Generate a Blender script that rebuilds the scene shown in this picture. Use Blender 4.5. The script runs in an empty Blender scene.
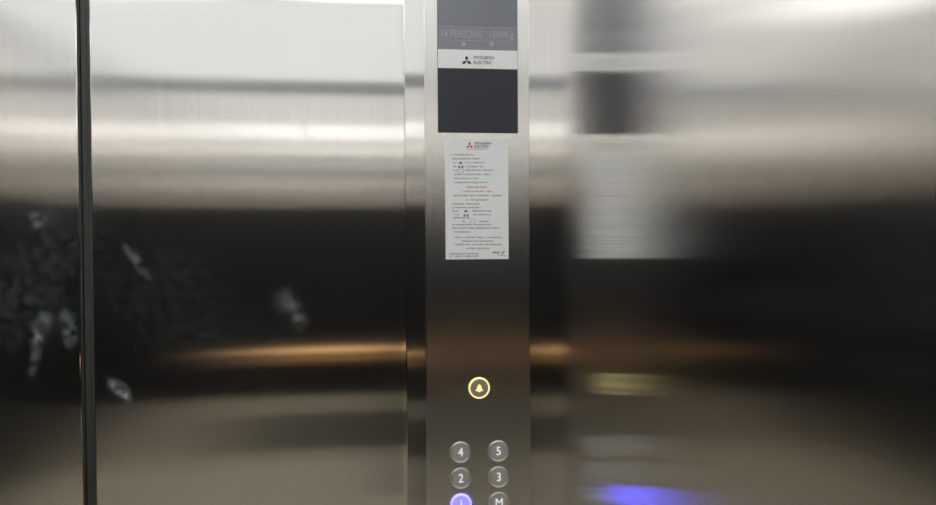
import bpy, bmesh, math, random
from mathutils import Vector, Matrix, Euler

R = math.radians
S = bpy.context.scene
COL = S.collection
rnd = random.Random(7)

# ------------------------------------------------------------------ camera, light, exposure
F_PX = 676.0                       # focal length in pixels of the 936 px frame
EYE = Vector((0.0, -1.08, 1.50))
YAW, PITCH, ROLL = R(-5.6), R(-0.9), R(-0.32)
cam_d = bpy.data.cameras.new('camera')
cam = bpy.data.objects.new('camera', cam_d)
COL.objects.link(cam)
cam_d.sensor_width = 36.0
cam_d.lens = 36.0 * F_PX / 936.0
cam_d.clip_start = 0.01
CAM_R = (Matrix.Rotation(YAW, 3, 'Z') @ Matrix.Rotation(R(90) + PITCH, 3, 'X') @ Matrix.Rotation(ROLL, 3, 'Z'))
cam.rotation_euler = CAM_R.to_euler()
cam.location = EYE
S.camera = cam

world = bpy.data.worlds.new('world')
S.world = world
world.use_nodes = True
world.node_tree.nodes['Background'].inputs[0].default_value = (0.02, 0.02, 0.02, 1)
world.node_tree.nodes['Background'].inputs[1].default_value = 0.2

S.view_settings.view_transform = 'Standard'
S.view_settings.look = 'None'
S.view_settings.exposure = 0.0
S.view_settings.gamma = 1.0
S.view_settings.use_curve_mapping = False
try:
    S.cycles.max_bounces = 24
    S.cycles.glossy_bounces = 20
    S.cycles.diffuse_bounces = 5
    S.cycles.sample_clamp_indirect = 6.0
    S.cycles.caustics_reflective = True
    S.cycles.blur_glossy = 0.0
except Exception:
    pass

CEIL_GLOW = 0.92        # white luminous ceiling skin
LAMP_GLOW = 2.3        # the two light panels

# ------------------------------------------------------------------ car dimensions
REAR = -1.72
TOP = 2.19
FLOOR = 0.0
DOOR_Y = 0.075         # door face behind the front return


def at(px, py, y=0.0):
    """point on the vertical plane y = const seen at pixel (px, py)"""
    d = CAM_R @ Vector(((px - 468.0) / F_PX, -(py - 252.5) / F_PX, -1.0))
    t = (y - EYE.y) / d.y
    return EYE + d * t


RIGHT = at(549.0, 246).x                                # inner face of the right wall
LEFT = 2 * at(86.0, 246, DOOR_Y).x - RIGHT             # the doorway is centred in the car
MM = 1.08 / F_PX       # metres per pixel on the front panel

# ------------------------------------------------------------------ materials
def new_mat(name):
    m = bpy.data.materials.new(name)
    m.use_nodes = True
    nt = m.node_tree
    nt.nodes.clear()
    out = nt.nodes.new('ShaderNodeOutputMaterial')
    b = nt.nodes.new('ShaderNodeBsdfPrincipled')
    nt.links.new(b.outputs[0], out.inputs[0])
    return m, nt, b, out


def plain(name, col, rough=0.5, metal=0.0, emit=None, strength=0.0, spec=0.5):
    m, nt, b, out = new_mat(name)
    b.inputs['Base Color'].default_value = (*col, 1)
    b.inputs['Roughness'].default_value = rough
    b.inputs['Metallic'].default_value = metal
    b.inputs['Specular IOR Level'].default_value = spec
    if emit:
        b.inputs['Emission Color'].default_value = (*emit, 1)
        b.inputs['Emission Strength'].default_value = strength
    return m


def steel(name, col, rough, aniso, spread, streak=0.05, spots=None):
    """stainless steel with a vertical hairline brush: reflections spread sideways"""
    m, nt, b, out = new_mat(name)
    N, L = nt.nodes, nt.links
    b.inputs['Metallic'].default_value = 1.0
    b.inputs['Anisotropic'].default_value = aniso
    tan = N.new('ShaderNodeTangent')
    tan.direction_type = 'RADIAL'
    tan.axis = 'Z'
    L.new(tan.outputs[0], b.inputs['Tangent'])
    # the hairlines themselves: far finer than a pixel, they only lean the surface sideways
    ge = N.new('ShaderNodeNewGeometry')
    wn = N.new('ShaderNodeTexWhiteNoise')
    wn.noise_dimensions = '3D'
    L.new(ge.outputs['Position'], wn.inputs['Vector'])
    sp = N.new('ShaderNodeSeparateColor')
    L.new(wn.outputs['Color'], sp.inputs[0])
    a1 = N.new('ShaderNodeMath'); a1.operation = 'ADD'
    L.new(sp.outputs[0], a1.inputs[0]); L.new(sp.outputs[1], a1.inputs[1])
    a2 = N.new('ShaderNodeMath'); a2.operation = 'MULTIPLY_ADD'
    L.new(a1.outputs[0], a2.inputs[0])
    a2.inputs[1].default_value = spread
    a2.inputs[2].default_value = -spread
    cx = N.new('ShaderNodeVectorMath'); cx.operation = 'CROSS_PRODUCT'
    cx.inputs[0].default_value = (0, 0, 1)
    L.new(ge.outputs['Normal'], cx.inputs[1])
    sc = N.new('ShaderNodeVectorMath'); sc.operation = 'SCALE'
    L.new(cx.outputs[0], sc.inputs[0]); L.new(a2.outputs[0], sc.inputs['Scale'])
    ns = N.new('ShaderNodeVectorMath'); ns.operation = 'ADD'
    L.new(ge.outputs['Normal'], ns.inputs[0]); L.new(sc.outputs[0], ns.inputs[1])
    nn = N.new('ShaderNodeVectorMath'); nn.operation = 'NORMALIZE'
    L.new(ns.outputs[0], nn.inputs[0])
    L.new(nn.outputs[0], b.inputs['Normal'])
    tc = N.new('ShaderNodeTexCoord')
    mp = N.new('ShaderNodeMapping')
    mp.inputs['Scale'].default_value = (420, 420, 3.0)
    L.new(tc.outputs['Object'], mp.inputs[0])
    no = N.new('ShaderNodeTexNoise')
    no.inputs['Scale'].default_value = 1.0
    no.inputs['Detail'].default_value = 2.0
    L.new(mp.outputs[0], no.inputs['Vector'])
    cr = N.new('ShaderNodeMapRange')
    cr.inputs['To Min'].default_value = 1 - streak
    cr.inputs['To Max'].default_value = 1 + streak
    L.new(no.outputs[0], cr.inputs['Value'])
    mul = N.new('ShaderNodeVectorMath')
    mul.operation = 'SCALE'
    mul.inputs[0].default_value = col
    L.new(cr.outputs[0], mul.inputs['Scale'])
    L.new(mul.outputs[0], b.inputs['Base Color'])
    r2 = N.new('ShaderNodeMapRange')
    r2.inputs['To Min'].default_value = rough * 0.9
    r2.inputs['To Max'].default_value = rough * 1.1
    L.new(no.outputs[0], r2.inputs['Value'])
    L.new(r2.outputs[0], b.inputs['Roughness'])
    if spots:
        # finger marks and wiped grease: patches of dull film with ragged outline
        pos = tc.outputs['Object']
        n1 = N.new('ShaderNodeTexNoise')
        n1.inputs['Scale'].default_value = 70.0
        n1.inputs['Detail'].default_value = 5.0
        L.new(pos, n1.inputs['Vector'])
        acc = None
        for (x, z, rx, rz, ang, amt) in spots:
            mm = N.new('ShaderNodeMapping')
            mm.vector_type = 'TEXTURE'
            mm.inputs['Location'].default_value = (x, 0, z)
            mm.inputs['Rotation'].default_value = (0, ang, 0)
            mm.inputs['Scale'].default_value = (rx, 1000.0, rz)
            L.new(pos, mm.inputs[0])
            ln = N.new('ShaderNodeVectorMath')
            ln.operation = 'LENGTH'
            L.new(mm.outputs[0], ln.inputs[0])
            mr = N.new('ShaderNodeMapRange')
            mr.interpolation_type = 'SMOOTHSTEP'
            mr.inputs['From Min'].default_value = 1.0
            mr.inputs['From Max'].default_value = 0.1
            mr.inputs['To Min'].default_value = 0.0
            mr.inputs['To Max'].default_value = amt * 0.72
            L.new(ln.outputs['Value'], mr.inputs['Value'])
            if acc is None:
                acc = mr.outputs[0]
            else:
                ad = N.new('ShaderNodeMath')
                ad.operation = 'ADD'
                L.new(acc, ad.inputs[0])
                L.new(mr.outputs[0], ad.inputs[1])
                acc = ad.outputs[0]
        rag = N.new('ShaderNodeMapRange')
        rag.inputs['From Min'].default_value = 0.32
        rag.inputs['From Max'].default_value = 0.66
        L.new(n1.outputs[0], rag.inputs['Value'])
        mu = N.new('ShaderNodeMath')
        mu.operation = 'MULTIPLY'
        mu.use_clamp = True
        L.new(acc, mu.inputs[0])
        L.new(rag.outputs[0], mu.inputs[1])
        df = N.new('ShaderNodeBsdfDiffuse')
        df.inputs[0].default_value = (0.55, 0.62, 0.66, 1)
        mx = N.new('ShaderNodeMixShader')
        L.new(mu.outputs[0], mx.inputs[0])
        L.new(b.outputs[0], mx.inputs[1])
        L.new(df.outputs[0], mx.inputs[2])
        L.new(mx.outputs[0], out.inputs[0])
    return m


STEEL = (0.745, 0.730, 0.705)
M = {}
M['steel_wall'] = steel('brushed_steel_wall', (0.86, 0.84, 0.81), 0.10, 0.93, 0.10)
M['steel_right'] = steel('brushed_steel_right', STEEL, 0.12, 0.80, 0.085, 0.03)
M['steel_return'] = steel('brushed_steel_return', STEEL, 0.10, 0.93, 0.10)
M['steel_plate'] = steel('brushed_steel_faceplate', STEEL, 0.24, 0.80, 0.25)
M['steel_edge'] = plain('polished_steel_edge', (0.75, 0.74, 0.72), 0.2, 1.0)
M['cornice'] = plain('cornice_grey', (0.42, 0.46, 0.49), 0.5)
M['added_strip'] = plain('added_grey_strip', (0.15, 0.142, 0.125), 0.4)
M['added_dado'] = plain('added_dark_panel', (0.018, 0.020, 0.022), 0.3)
M['floor'] = None
M['black'] = plain('black_rubber', (0.03, 0.03, 0.028), 0.55)
M['seal'] = plain('grey_rubber_seal', (0.045, 0.048, 0.042), 0.5)
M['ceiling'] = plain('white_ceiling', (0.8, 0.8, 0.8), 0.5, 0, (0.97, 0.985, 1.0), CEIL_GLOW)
M['lamp'] = plain('light_diffuser', (0.9, 0.9, 0.9), 0.4, 0, (0.98, 0.99, 1.0), LAMP_GLOW)
M['frame_white'] = plain('lamp_frame', (0.7, 0.7, 0.7), 0.4)
M['rail'] = plain('bronze_rail', (0.95, 0.56, 0.26), 0.22, 1.0)
M['glass'] = plain('smoked_display_glass', (0.022, 0.024, 0.036), 0.25, 0, spec=0.5)
M['screen'] = plain('display_screen', (0.17, 0.185, 0.225), 0.3, 0, spec=1.0)
M['plate_grey'] = plain('capacity_strip', (0.27, 0.28, 0.32), 0.3)
M['faint_white'] = plain('capacity_print', (0.43, 0.44, 0.47), 0.4)
M['white'] = plain('white_strip', (0.93, 0.94, 0.95), 0.35)
M['paper'] = plain('paper', (0.90, 0.93, 0.93), 0.45)
M['ink'] = plain('dark_ink', (0.03, 0.03, 0.035), 0.6)
M['ink_grey'] = plain('grey_ink', (0.34, 0.35, 0.37), 0.7)
M['ink_pink'] = plain('pink_ink', (0.50, 0.25, 0.28), 0.7)
M['ink_red'] = plain('red_ink', (0.62, 0.03, 0.10), 0.6)
M['ink_green'] = plain('green_ink', (0.16, 0.34, 0.22), 0.6)
M['cap'] = plain('button_cap', (0.52, 0.52, 0.51), 0.40, 0.35)
M['ring'] = plain('button_rim', (0.80, 0.80, 0.80), 0.28, 0.9)
M['legend'] = plain('white_legend', (0.9, 0.9, 0.9), 0.4, 0, (0.95, 0.97, 1.0), 0.55)
M['ring_amber'] = plain('amber_lit_rim', (0.9, 0.8, 0.4), 0.4, 0, (1.0, 0.80, 0.30), 0.85)
M['legend_amber'] = plain('amber_lit_bell', (0.9, 0.8, 0.4), 0.4, 0, (1.0, 0.78, 0.25), 1.0)
M['cap_dark'] = plain('alarm_cap', (0.40, 0.34, 0.30), 0.4, 0.2)
M['ring_blue'] = plain('violet_lit_rim', (0.5, 0.5, 0.9), 0.4, 0, (0.10, 0.08, 1.0), 4.8)
M['cap_blue'] = plain('violet_lit_cap', (0.3, 0.3, 0.5), 0.4, 0.3, (0.075, 0.062, 1.0), 3.8)


def floor_mat():
    m, nt, b, out = new_mat('speckled_vinyl_floor')
    N, L = nt.nodes, nt.links
    tc = N.new('ShaderNodeTexCoord')
    no = N.new('ShaderNodeTexNoise')
    no.inputs['Scale'].default_value = 180
    L.new(tc.outputs['Object'], no.inputs['Vector'])
    cr = N.new('ShaderNodeValToRGB')
    cr.color_ramp.elements[0].position = 0.35
    cr.color_ramp.elements[0].color = (0.45, 0.42, 0.345, 1)
    cr.color_ramp.elements[1].position = 0.65
    cr.color_ramp.elements[1].color = (0.60, 0.56, 0.465, 1)
    L.new(no.outputs[0], cr.inputs[0])
    L.new(cr.outputs[0], b.inputs['Base Color'])
    b.inputs['Roughness'].default_value = 0.45
    return m


M['floor'] = floor_mat()

# ------------------------------------------------------------------ mesh helpers
def box(bm, x0, x1, y0, y1, z0, z1, bevel=0.0, seg=2):
    c = Vector(((x0 + x1) / 2, (y0 + y1) / 2, (z0 + z1) / 2))
    r = bmesh.ops.create_cube(bm, size=1.0, matrix=Matrix.Translation(c) @ Matrix.Diagonal((x1 - x0, y1 - y0, z1 - z0, 1)))
    if bevel:
        vs = set(r['verts'])
        es = [e for e in bm.edges if e.verts[0] in vs and e.verts[1] in vs]
        bmesh.ops.bevel(bm, geom=es, offset=bevel, segments=seg, affect='EDGES', profile=0.5)
    return bm


def lathe(bm, prof, c, n=48):
    """profile of (radius, out) turned about the -Y axis through c"""
    rings = []
    for (r, o) in prof:
        if r < 1e-6:
            rings.append([bm.verts.new((c[0], c[1] - o, c[2]))])
        else:
            rings.append([bm.verts.new((c[0] + r * math.cos(2 * math.pi * k / n), c[1] - o, c[2] + r * math.sin(2 * math.pi * k / n))) for k in range(n)])
    for a, b in zip(rings, rings[1:]):
        for k in range(n):
            k2 = (k + 1) % n
            if len(a) == 1 and len(b) > 1:
                bm.faces.new((a[0], b[k], b[k2]))
            elif len(b) == 1 and len(a) > 1:
                bm.faces.new((a[k], a[k2], b[0]))
            elif len(a) > 1:
                bm.faces.new((a[k], a[k2], b[k2], b[k]))
    return bm


def prism(bm, pts, y0, y1):
    """outline of (x, z) points pushed from y0 to y1"""
    a = [bm.verts.new((p[0], y0, p[1])) for p in pts]
    b = [bm.verts.new((p[0], y1, p[1])) for p in pts]
    n = len(pts)
    bm.faces.new(a)
    bm.faces.new(b[::-1])
    for k in range(n):
        bm.faces.new((a[k], b[k], b[(k + 1) % n], a[(k + 1) % n]))
    return bm


def tube(bm, pts, r, n=20, cap=True):
    rings = []
    for i, p in enumerate(pts):
        p = Vector(p)
        d = (Vector(pts[min(i + 1, len(pts) - 1)]) - Vector(pts[max(i - 1, 0)])).normalized()
        u = d.orthogonal().normalized() if abs(d.z) > 0.9 else Vector((0, 0, 1)).cross(d).normalized()
        v = d.cross(u)
        rings.append([bm.verts.new(p + (u * math.cos(2 * math.pi * k / n) + v * math.sin(2 * math.pi * k / n)) * r) for k in range(n)])
    for a, b in zip(rings, rings[1:]):
        for k in range(n):
            bm.faces.new((a[k], a[(k + 1) % n], b[(k + 1) % n], b[k]))
    if cap:
        bm.faces.new(rings[0][::-1])
        bm.faces.new(rings[-1])
    return bm


def obj(name, bm, mat, parent=None, smooth=False, label=None):
    bmesh.ops.recalc_face_normals(bm, faces=bm.faces)
    me = bpy.data.meshes.new(name)
    bm.to_mesh(me)
    bm.free()
    me.materials.append(mat)
    if smooth:
        me.polygons.foreach_set('use_smooth', [True] * len(me.polygons))
        try:
            me.set_sharp_from_angle(angle=R(35))
        except Exception:
            pass
    o = bpy.data.objects.new(name, me)
    COL.objects.link(o)
    if parent is not None:
        o.parent = parent
        o.matrix_parent_inverse = parent_world(parent).inverted()
    if label:
        o['label'] = label
    return o


def parent_world(p):
    m = Matrix.LocRotScale(p.location, p.rotation_euler, p.scale)
    while p.parent is not None:
        m = p.parent.matrix_local @ m if False else Matrix.LocRotScale(p.parent.location, p.parent.rotation_euler, p.parent.scale) @ p.matrix_parent_inverse @ m
        p = p.parent
    return m


def structure(name, bm, mat, label=None, cat=None, smooth=False):
    o = obj(name, bm, mat, None, smooth)
    o['kind'] = 'structure'
    if label:
        o['label'] = label
        o['category'] = cat
    return o


def thing(name, loc, label, cat, group=None):
    o = bpy.data.objects.new(name, None)
    COL.objects.link(o)
    o.location = loc
    o.empty_display_size = 0.05
    o['label'] = label
    o['category'] = cat
    if group:
        o['group'] = group
    return o


def text(name, body, x, z, y, size, mat, parent, align='CENTER', bold=0.0, squeeze=1.0, label=None):
    cu = bpy.data.curves.new(name, 'FONT')
    cu.body = body
    cu.size = size
    cu.align_x = align
    cu.align_y = 'CENTER'
    cu.extrude = 0.0001
    cu.offset = bold
    t = bpy.data.objects.new(name, cu)
    COL.objects.link(t)
    dg = bpy.context.evaluated_depsgraph_get()
    me = bpy.data.meshes.new_from_object(t.evaluated_get(dg))
    bpy.data.objects.remove(t)
    bpy.data.curves.remove(cu)
    me.name = name
    me.transform(Matrix.Translation((x, y, z)) @ Matrix.Rotation(R(90), 4, 'X') @ Matrix.Diagonal((squeeze, 1, 1, 1)))
    me.materials.clear()
    me.materials.append(mat)
    o = bpy.data.objects.new(name, me)
    COL.objects.link(o)
    o.parent = parent
    o.matrix_parent_inverse = parent_world(parent).inverted()
    if label:
        o['label'] = label
    return o


# ------------------------------------------------------------------ room shell
OPEN_R = at(405.5, 246).x            # right edge of the door opening
GAP_L = at(79.5, 246, DOOR_Y).x
GAP_R = at(92.0, 246, DOOR_Y).x
MID = (GAP_L + GAP_R) / 2
OPEN_L = 2 * MID - OPEN_R
HEAD = 2.08
CORN = 0.05
T = 0.05

bm = bmesh.new(); box(bm, LEFT - T, RIGHT + T, REAR - T, 0.16, FLOOR - 0.05, FLOOR)
structure('floor', bm, M['floor'])
bm = bmesh.new(); box(bm, LEFT - T, RIGHT + T, REAR - T, 0.16, TOP, TOP + 0.05)
structure('ceiling', bm, M['ceiling'])
bm = bmesh.new(); box(bm, RIGHT, RIGHT + T, REAR, 0.16, FLOOR, TOP)
structure('wall_right', bm, M['steel_right'], 'brushed steel side wall right of the button panel, mirroring its notice', 'wall')
bm = bmesh.new(); box(bm, LEFT - T, LEFT, REAR, 0.16, FLOOR, TOP)
structure('wall_left', bm, M['steel_wall'])
bm = bmesh.new(); box(bm, LEFT - T, RIGHT + T, REAR - T, REAR, FLOOR, TOP)
structure('wall_rear', bm, M['steel_wall'])
# front returns either side of the doorway and the header above it
bm = bmesh.new()
box(bm, OPEN_R, RIGHT + 0.003, 0, DOOR_Y - 0.006, FLOOR, TOP, 0.0012, 2)
structure('wall_front', bm, M['steel_return'], 'narrow brushed steel front wall strip carrying the button panel', 'wall')
bm = bmesh.new()
box(bm, LEFT, OPEN_L, 0, DOOR_Y - 0.006, FLOOR, TOP, 0.0012, 2)
structure('wall_front', bm, M['steel_return'], None, None)
bm = bmesh.new()
box(bm, OPEN_L, OPEN_R, 0, DOOR_Y - 0.006, HEAD, TOP)
structure('trim_1', bm, M['steel_return'])
# grey cornice under the ceiling on the rear and left walls
bm = bmesh.new(); box(bm, LEFT, RIGHT, REAR, REAR + 0.012, TOP - CORN, TOP)
structure('trim_2', bm, M['cornice'])
bm = bmesh.new(); box(bm, LEFT, LEFT + 0.012, REAR + 0.012, 0, TOP - CORN, TOP)
structure('trim_3', bm, M['cornice'])
bm = bmesh.new(); box(bm, RIGHT - 0.012, RIGHT, REAR + 0.012, 0, TOP - CORN, TOP)
structure('trim_4', bm, M['cornice'])
# added dark panels on the unseen walls, placed to darken the steel's reflections
DZ0, DZ1 = 0.845, 1.65
bm = bmesh.new(); box(bm, LEFT, RIGHT, REAR, REAR + 0.006, DZ0, DZ1)
structure('trim_5', bm, M['added_dado'])
bm = bmesh.new(); box(bm, LEFT, LEFT + 0.006, REAR + 0.006, -0.02, DZ0 - 0.15, DZ1)
structure('trim_6', bm, M['added_dado'])
bm = bmesh.new(); box(bm, -0.72, 0.038, REAR, REAR + 0.006, 0.61, 0.765)  # added grey strip, out of view, for a darker band in the door reflection
structure('trim_7', bm, M['added_strip'])
bm = bmesh.new(); box(bm, 0.04, RIGHT - 0.006, REAR, REAR + 0.006, 0.40, DZ0 - 0.002)  # added lower panel: darkens what the faceplate and corner reflect
structure('trim_8', bm, M['added_dado'])
bm = bmesh.new(); box(bm, RIGHT - 0.006, RIGHT, REAR + 0.006, -1.30, 0.40, DZ1)
structure('trim_9', bm, M['added_dado'])

# ------------------------------------------------------------------ doors
def spot(px, py, wx, wz, ang, amt):
    p = at(px, py, DOOR_Y)
    return (p.x, p.z, wx, wz, R(ang), amt)


SPOTS = [
    spot(118, 388, 0.030, 0.016, 40, 0.75),
    spot(126, 396, 0.016, 0.010, 50, 0.5),
    spot(296, 313, 0.022, 0.042, -25, 0.30),
    spot(285, 300, 0.030, 0.030, -30, 0.22),
    spot(137, 262, 0.012, 0.045, -35, 0.35),
    spot(36, 352, 0.012, 0.055, 10, 0.40),
    spot(42, 325, 0.020, 0.040, 25, 0.35),
    spot(38, 222, 0.018, 0.026, 0, 0.40),
    spot(70, 335, 0.018, 0.028, 0, 0.42),
    spot(66, 318, 0.020, 0.018, 0, 0.35),
    spot(20, 300, 0.120, 0.120, 0, 0.09),
    spot(60, 235, 0.120, 0.120, 0, 0.07),
    spot(160, 290, 0.160, 0.130, 0, 0.05),
    spot(230, 345, 0.160, 0.080, 0, 0.04),
    spot(305, 130, 0.020, 0.030, -40, 0.25),
]
M['steel_door'] = steel('brushed_steel_door', STEEL, 0.10, 0.93, 0.12, 0.05, SPOTS)


def door(name, x0, x1, label):
    bm = bmesh.new()
    box(bm, x0, x1, DOOR_Y, DOOR_Y + 0.035, FLOOR + 0.004, HEAD + 0.03, 0.0022, 3)
    o = structure(name, bm, M['steel_door'], label, 'door')
    return o


d1 = door('door_1', GAP_R, OPEN_R + 0.05, 'wide brushed steel lift door leaf between the dark gap and the button panel')
d2 = door('door_2', OPEN_L - 0.05, GAP_L, 'smudged brushed steel lift door leaf left of the dark gap')
bm = bmesh.new()
box(bm, GAP_L + 0.0005, MID, DOOR_Y + 0.012, DOOR_Y + 0.033, FLOOR + 0.006, HEAD + 0.03, 0.001)
obj('door_seal', bm, M['seal'], d2, label='dark rubber seal in the gap')
bm = bmesh.new()
box(bm, MID, GAP_R - 0.0005, DOOR_Y + 0.012, DOOR_Y + 0.033, FLOOR + 0.006, HEAD + 0.03, 0.001)
obj('door_seal', bm, M['seal'], d1, label='dark rubber seal in the gap')

# ------------------------------------------------------------------ ceiling lights and added rail (seen as reflections)
LY = -0.42
for i, (lx, lab) in enumerate(((LEFT + 0.40, 'square white ceiling light panel farther from the button panel, nearer the left wall'),
                               (RIGHT - 0.40, 'square white ceiling light panel nearer the button panel'))):
    t = thing('ceiling_light', (lx, LY, TOP), lab, 'ceiling light', 'ceiling light panels')
    h, d = 0.24, 0.30
    bm = bmesh.new(); box(bm, lx - h, lx + h, LY - d, LY + d, TOP - 0.006, TOP - 0.0005, 0.001)
    obj('diffuser', bm, M['lamp'], t)
    bm = bmesh.new()
    w = 0.012
    box(bm, lx - h - w, lx - h, LY - d - w, LY + d + w, TOP - 0.010, TOP)
    box(bm, lx + h, lx + h + w, LY - d - w, LY + d + w, TOP - 0.010, TOP)
    box(bm, lx - h, lx + h, LY - d - w, LY - d, TOP - 0.010, TOP)
    box(bm, lx - h, lx + h, LY + d, LY + d + w, TOP - 0.010, TOP)
    obj('frame', bm, M['frame_white'], t)

RZ = 1.035  # added rail, out of view, shaped to give the door its orange streak
RX0, RX1 = RIGHT - 0.80, RIGHT - 0.27
t = thing('added_handrail', ((RX0 + RX1) / 2, REAR, RZ), 'bronze rail added on the unseen rear wall to put an orange streak in the door', 'added_handrail')
bm = bmesh.new(); tube(bm, [(RX0, REAR + 0.075, RZ), (RX1, REAR + 0.075, RZ)], 0.040)
obj('rail', bm, M['rail'], t, True)
for bx in (RX0 + 0.1, RX1 - 0.1):
    bm = bmesh.new(); tube(bm, [(bx, REAR, RZ), (bx, REAR + 0.045, RZ)], 0.010)
    obj('bracket', bm, M['steel_edge'], t, True)

# ------------------------------------------------------------------ operating panel
PX0, PX1 = at(425.3, 246).x, at(529.3, 246).x
FACE = -0.004
panel = thing('control_panel', ((PX0 + PX1) / 2, 0, 1.5), 'tall brushed steel lift button panel with dark display window and round buttons', 'control panel')
bm = bmesh.new(); box(bm, PX0, PX1, FACE, 0, 0.62, 2.06, 0.0010, 2)
obj('faceplate', bm, M['steel_plate'], panel)

# display window
gx0, gx1 = at(437.6, 100).x, at(517.2, 100).x
gz0, gz1 = at(477, 133.2).z, 1.985
bm = bmesh.new(); box(bm, gx0, gx1, FACE - 0.0025, FACE, gz0, gz1, 0.0006)
win = obj('display_window', bm, M['glass'], panel, False, 'smoked glass display window')
GY = FACE - 0.0025
z0, z1 = at(477, 51.6).z, at(477, 26.8).z
bm = bmesh.new(); box(bm, gx0 + 0.001, gx1 - 0.001, GY - 0.0004, GY, z0, z1)
obj('capacity_strip', bm, M['plate_grey'], win, False, 'grey capacity strip reading 14 PERSONS 1050kg')
ty = GY - 0.0006
bm = bmesh.new(); box(bm, gx0 + 0.0006, gx1 - 0.0006, GY - 0.0003, GY, z1 + 0.0004, gz1 - 0.001)
obj('screen', bm, M['screen'], win, False, 'blue-grey unlit screen')
c = at(460.5, 35.8); text('capacity_text', '14 PERSONS', c.x, c.z, ty, 0.0165, M['faint_white'], win, squeeze=0.74)
c = at(500.5, 36.3); text('capacity_text', '1050kg', c.x, c.z, ty, 0.0150, M['faint_white'], win, squeeze=0.93)
for px in (463, 491):
    c = at(px, 45.5)
    bm = bmesh.new(); lathe(bm, [(0.0, 0.0002), (0.0035, 0.0002), (0.0035, 0.0)], (c.x, GY - 0.0004, c.z), 24)
    obj('indicator', bm, M['faint_white'], win)
a, b = at(444, 41.3), at(513, 42.0)
bm = bmesh.new(); box(bm, a.x, b.x, GY - 0.0006, GY - 0.0004, a.z - 0.0003, a.z + 0.0003)
obj('divider_line', bm, M['faint_white'], win)
z0, z1 = at(477, 69.7).z, at(477, 51.2).z
bm = bmesh.new(); box(bm, gx0 + 0.0006, gx1 - 0.0006, GY - 0.0006, GY, z0, z1)
obj('name_strip', bm, M['white'], win, False, 'white strip with three-diamond logo and two-line name')


def diamonds(cx, cz, s, y0, y1):
    """three rhombi meeting at the centre"""
    bm = bmesh.new()
    for k in range(3):
        a = R(90 + 120 * k)
        u = Vector((math.cos(a), math.sin(a)))
        p, q = a + R(30), a - R(30)
        v1 = Vector((math.cos(p), math.sin(p))) * s / math.sqrt(3) * 1.0
        v2 = Vector((math.cos(q), math.sin(q))) * s / math.sqrt(3) * 1.0
        pts = [Vector((0, 0)) + u * 0.02 * s, v1, u * s, v2]
        prism(bm, [(cx + w.x, cz + w.y) for w in pts], y0, y1)
    return bm


c = at(466.2, 62.2)
obj('logo', diamonds(c.x, c.z, 0.0088, GY - 0.0006, GY - 0.0009), M['ink'], win)
c = at(473.0, 58.9); text('name_text', 'MITSUBISHI', c.x, c.z, GY - 0.0008, 0.0072, M['ink'], win, 'LEFT', squeeze=0.92)
c = at(473.0, 63.8); text('name_text', 'ELECTRIC', c.x, c.z, GY - 0.0008, 0.0072, M['ink'], win, 'LEFT', squeeze=0.97)

# buttons
BR = 10.6 * MM


def bell(bm, cx, cz, s, y0, y1):
    pts = []
    prof = [(0.0, 1.0), (0.16, 0.98), (0.22, 0.82), (0.40, 0.66), (0.50, 0.40), (0.55, 0.0), (0.72, -0.26), (0.98, -0.46), (0.98, -0.60), (0.34, -0.60), (0.26, -0.84), (0.0, -0.92)]
    right = prof
    left = [(-x, z) for x, z in prof[-2:0:-1]]
    pts = [(cx + x * s, cz + z * s) for x, z in right + left]
    prism(bm, pts, y0, y1)


def button(px, py, legend, lab, kind='plain'):
    c = at(px, py)
    ctr = (c.x, FACE, c.z)
    r = BR * (1.0)
    bm = bmesh.new()
    ri = 0.87 if kind == 'alarm' else 0.83
    lathe(bm, [(r, 0), (r, 0.0022), (r * 0.97, 0.0030), (r * (ri + 0.07), 0.0033), (r * (ri + 0.01), 0.0028), (r * ri, 0.0008), (r * ri, 0)], ctr)
    base = bpy.data.objects.new('button', None)
    bpy.data.objects.remove(base)
    bm2 = bmesh.new()
    rc = r * (ri - 0.01)
    lathe(bm2, [(rc, 0), (rc, 0.0018), (rc * 0.95, 0.0024), (rc * 0.6, 0.0026), (0, 0.0027)], ctr)
    cap_m = {'plain': M['cap'], 'alarm': M['cap_dark'], 'lit': M['cap_blue']}[kind]
    ring_m = {'plain': M['ring'], 'alarm': M['ring_amber'], 'lit': M['ring_blue']}[kind]
    b = obj('button', bm2, cap_m, panel, True, lab)
    obj('rim', bm, ring_m, b, True, {'alarm': 'amber lit rim', 'lit': 'violet lit rim'}.get(kind))
    if kind == 'alarm':
        bm = bmesh.new(); bell(bm, c.x, c.z - 0.0003, 0.0064, FACE - 0.0026, FACE - 0.0031)
        obj('bell_symbol', bm, M['legend_amber'], b, False, 'lit amber bell symbol')
    else:
        text('numeral', legend, c.x, c.z, FACE - 0.0029, 0.0195, M['legend'], b, bold=0.0, squeeze=0.9)
    return b


button(478.9, 387.4, '', 'amber ringed alarm button with a bell', 'alarm')
button(460.3, 451.4, '4', 'round steel button marked 4')
button(498.0, 450.2, '5', 'round steel button marked 5')
button(460.6, 477.3, '2', 'round steel button marked 2')
button(498.3, 476.0, '3', 'round steel button marked 3')
button(460.9, 503.2, '1', 'violet glowing button marked 1', 'lit')
button(498.6, 501.5, 'M', 'round steel button marked M')

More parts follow.
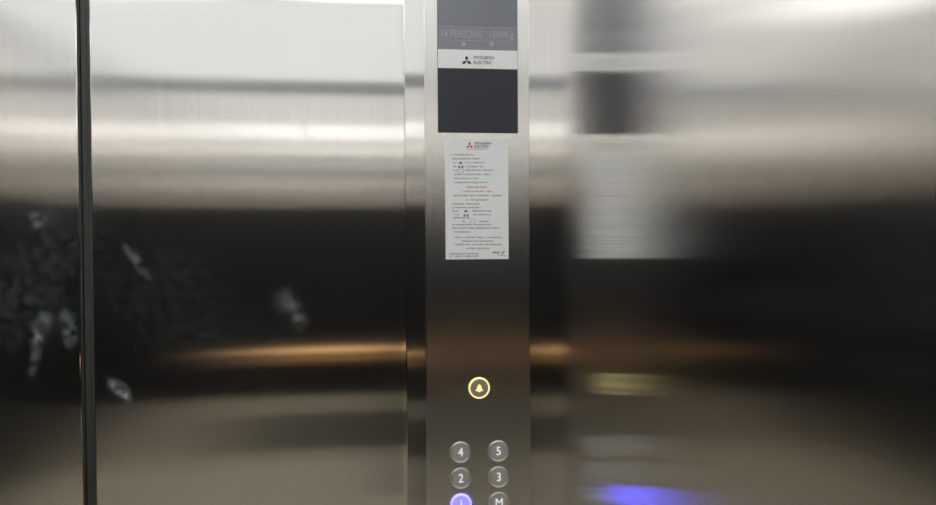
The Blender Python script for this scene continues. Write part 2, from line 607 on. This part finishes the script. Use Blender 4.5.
# ------------------------------------------------------------------ notice stuck on the panel
na, nb = at(444.8, 138.4), at(508.2, 259.0)
NX0, NX1, NZ0, NZ1 = na.x, nb.x, nb.z, na.z
notice = thing('notice_sheet', ((NX0 + NX1) / 2, FACE, (NZ0 + NZ1) / 2), 'white printed notice sheet stuck on the steel panel below the dark display window', 'notice')
NY = FACE - 0.0012
bm = bmesh.new(); box(bm, NX0, NX1, NY, FACE, NZ0, NZ1, 0.0003, 1)
obj('sheet', bm, M['paper'], notice)
c = at(469.3, 146.2)
obj('logo', diamonds(c.x, c.z, 0.0062, NY, NY - 0.0002), M['ink_red'], notice, False, 'small red three-diamond logo')
c = at(474.0, 143.9); text('heading', 'MITSUBISHI', c.x, c.z, NY - 0.0002, 0.0054, M['ink'], notice, 'LEFT')
c = at(474.0, 147.2); text('heading', 'ELECTRIC', c.x, c.z, NY - 0.0002, 0.0054, M['ink'], notice, 'LEFT')


def scribble(bm, px0, px1, py, h):
    """one unreadable line of small print"""
    x = px0
    while x < px1:
        w = rnd.uniform(0.35, 0.8)
        if rnd.random() > 0.14:
            a = at(x, py - h * rnd.uniform(0.35, 0.6)); b = at(min(x + w, px1), py + h * rnd.uniform(0.3, 0.5))
            box(bm, a.x, b.x, NY - 0.0001, NY, b.z, a.z)
        x += w + rnd.uniform(0.15, 0.35)


grey = [(451, 473, 155.2), (452, 480, 159.2), (453, 457, 163.0), (465, 484, 163.0), (453, 457, 167.0), (465, 483, 167.0), (453, 457, 170.8), (465, 493, 170.6),
        (454, 491, 174.8), (454, 478, 178.8), (453, 488, 182.8),
        (452, 479, 204.2), (452, 480, 207.8), (452, 459, 211.2), (472, 491, 211.2), (452, 459, 214.8), (472, 491, 214.8), (452, 469, 218.0), (461, 466, 221.6), (479, 489, 221.6),
        (452, 491, 224.8), (452, 500, 228.2), (454, 470, 232.0),
        (454, 501, 237.5), (462, 493, 241.2), (454, 501, 244.6), (466, 489, 248.4), (449, 478, 253.8), (449, 478, 256.2)]
for a_ in grey:
    bm = bmesh.new()
    scribble(bm, *a_, 1.5)
    obj('text_line', bm, M['ink_grey'], notice)
for a_ in [(466, 488, 187.4), (463, 491, 191.6), (453, 501, 195.8), (466, 488, 200.2)]:
    bm = bmesh.new()
    scribble(bm, *a_, 1.5)
    obj('text_line', bm, M['ink_pink'], notice, False, 'pinkish line of small print')
bm = bmesh.new()
scribble(bm, 467, 487, 149.8, 0.8)
obj('motto_line', bm, M['ink_pink'], notice, False, 'thin reddish line under the logo')


def pictogram(px, py):
    """small black figures side by side above a bar"""
    bm = bmesh.new()
    for dx in (-1.6, 1.5):
        c = at(px + dx, py)
        prism(bm, [(c.x - 0.0016, c.z - 0.0022), (c.x + 0.0016, c.z - 0.0022), (c.x + 0.0009, c.z + 0.0014), (c.x - 0.0009, c.z + 0.0014)], NY, NY - 0.0002)
    return bm


for (px, py) in ((460.6, 167.0), (465.8, 215.2)):
    obj('pictogram', pictogram(px, py), M['ink'], notice)
for (px, py) in ((460.4, 163.2), (465.6, 211.4)):
    c = at(px, py)
    bm = bmesh.new(); prism(bm, [(c.x - 0.0030, c.z - 0.0012), (c.x + 0.0030, c.z - 0.0012), (c.x + 0.0016, c.z + 0.0014), (c.x - 0.0018, c.z + 0.0012)], NY, NY - 0.0002)
    obj('pictogram', bm, M['ink'], notice)
for (px, py) in ((460.5, 171.2), (472.5, 221.4)):
    c = at(px, py)
    bm = bmesh.new()
    w, h, t_ = 0.0045, 0.0026, 0.0005
    box(bm, c.x - w, c.x + w, NY - 0.0002, NY, c.z + h - t_, c.z + h)
    box(bm, c.x - w, c.x + w, NY - 0.0002, NY, c.z - h, c.z - h + t_)
    box(bm, c.x - w, c.x - w + t_, NY - 0.0002, NY, c.z - h + t_, c.z + h - t_)
    box(bm, c.x + w - t_, c.x + w, NY - 0.0002, NY, c.z - h + t_, c.z + h - t_)
    obj('outlined_box', bm, M['ink_grey'], notice)
bm = bmesh.new()
scribble(bm, 492, 499, 252.6, 2.4)
scribble(bm, 497, 505, 255.4, 0.8)
p = [at(500.5, 253.6), at(502.0, 251.6), at(504.4, 250.8), at(503.4, 252.6), at(501.6, 254.2)]
prism(bm, [(q.x, q.z) for q in p], NY, NY - 0.0001)
obj('green_mark', bm, M['ink_green'], notice, False, 'small green mark in the lower corner')
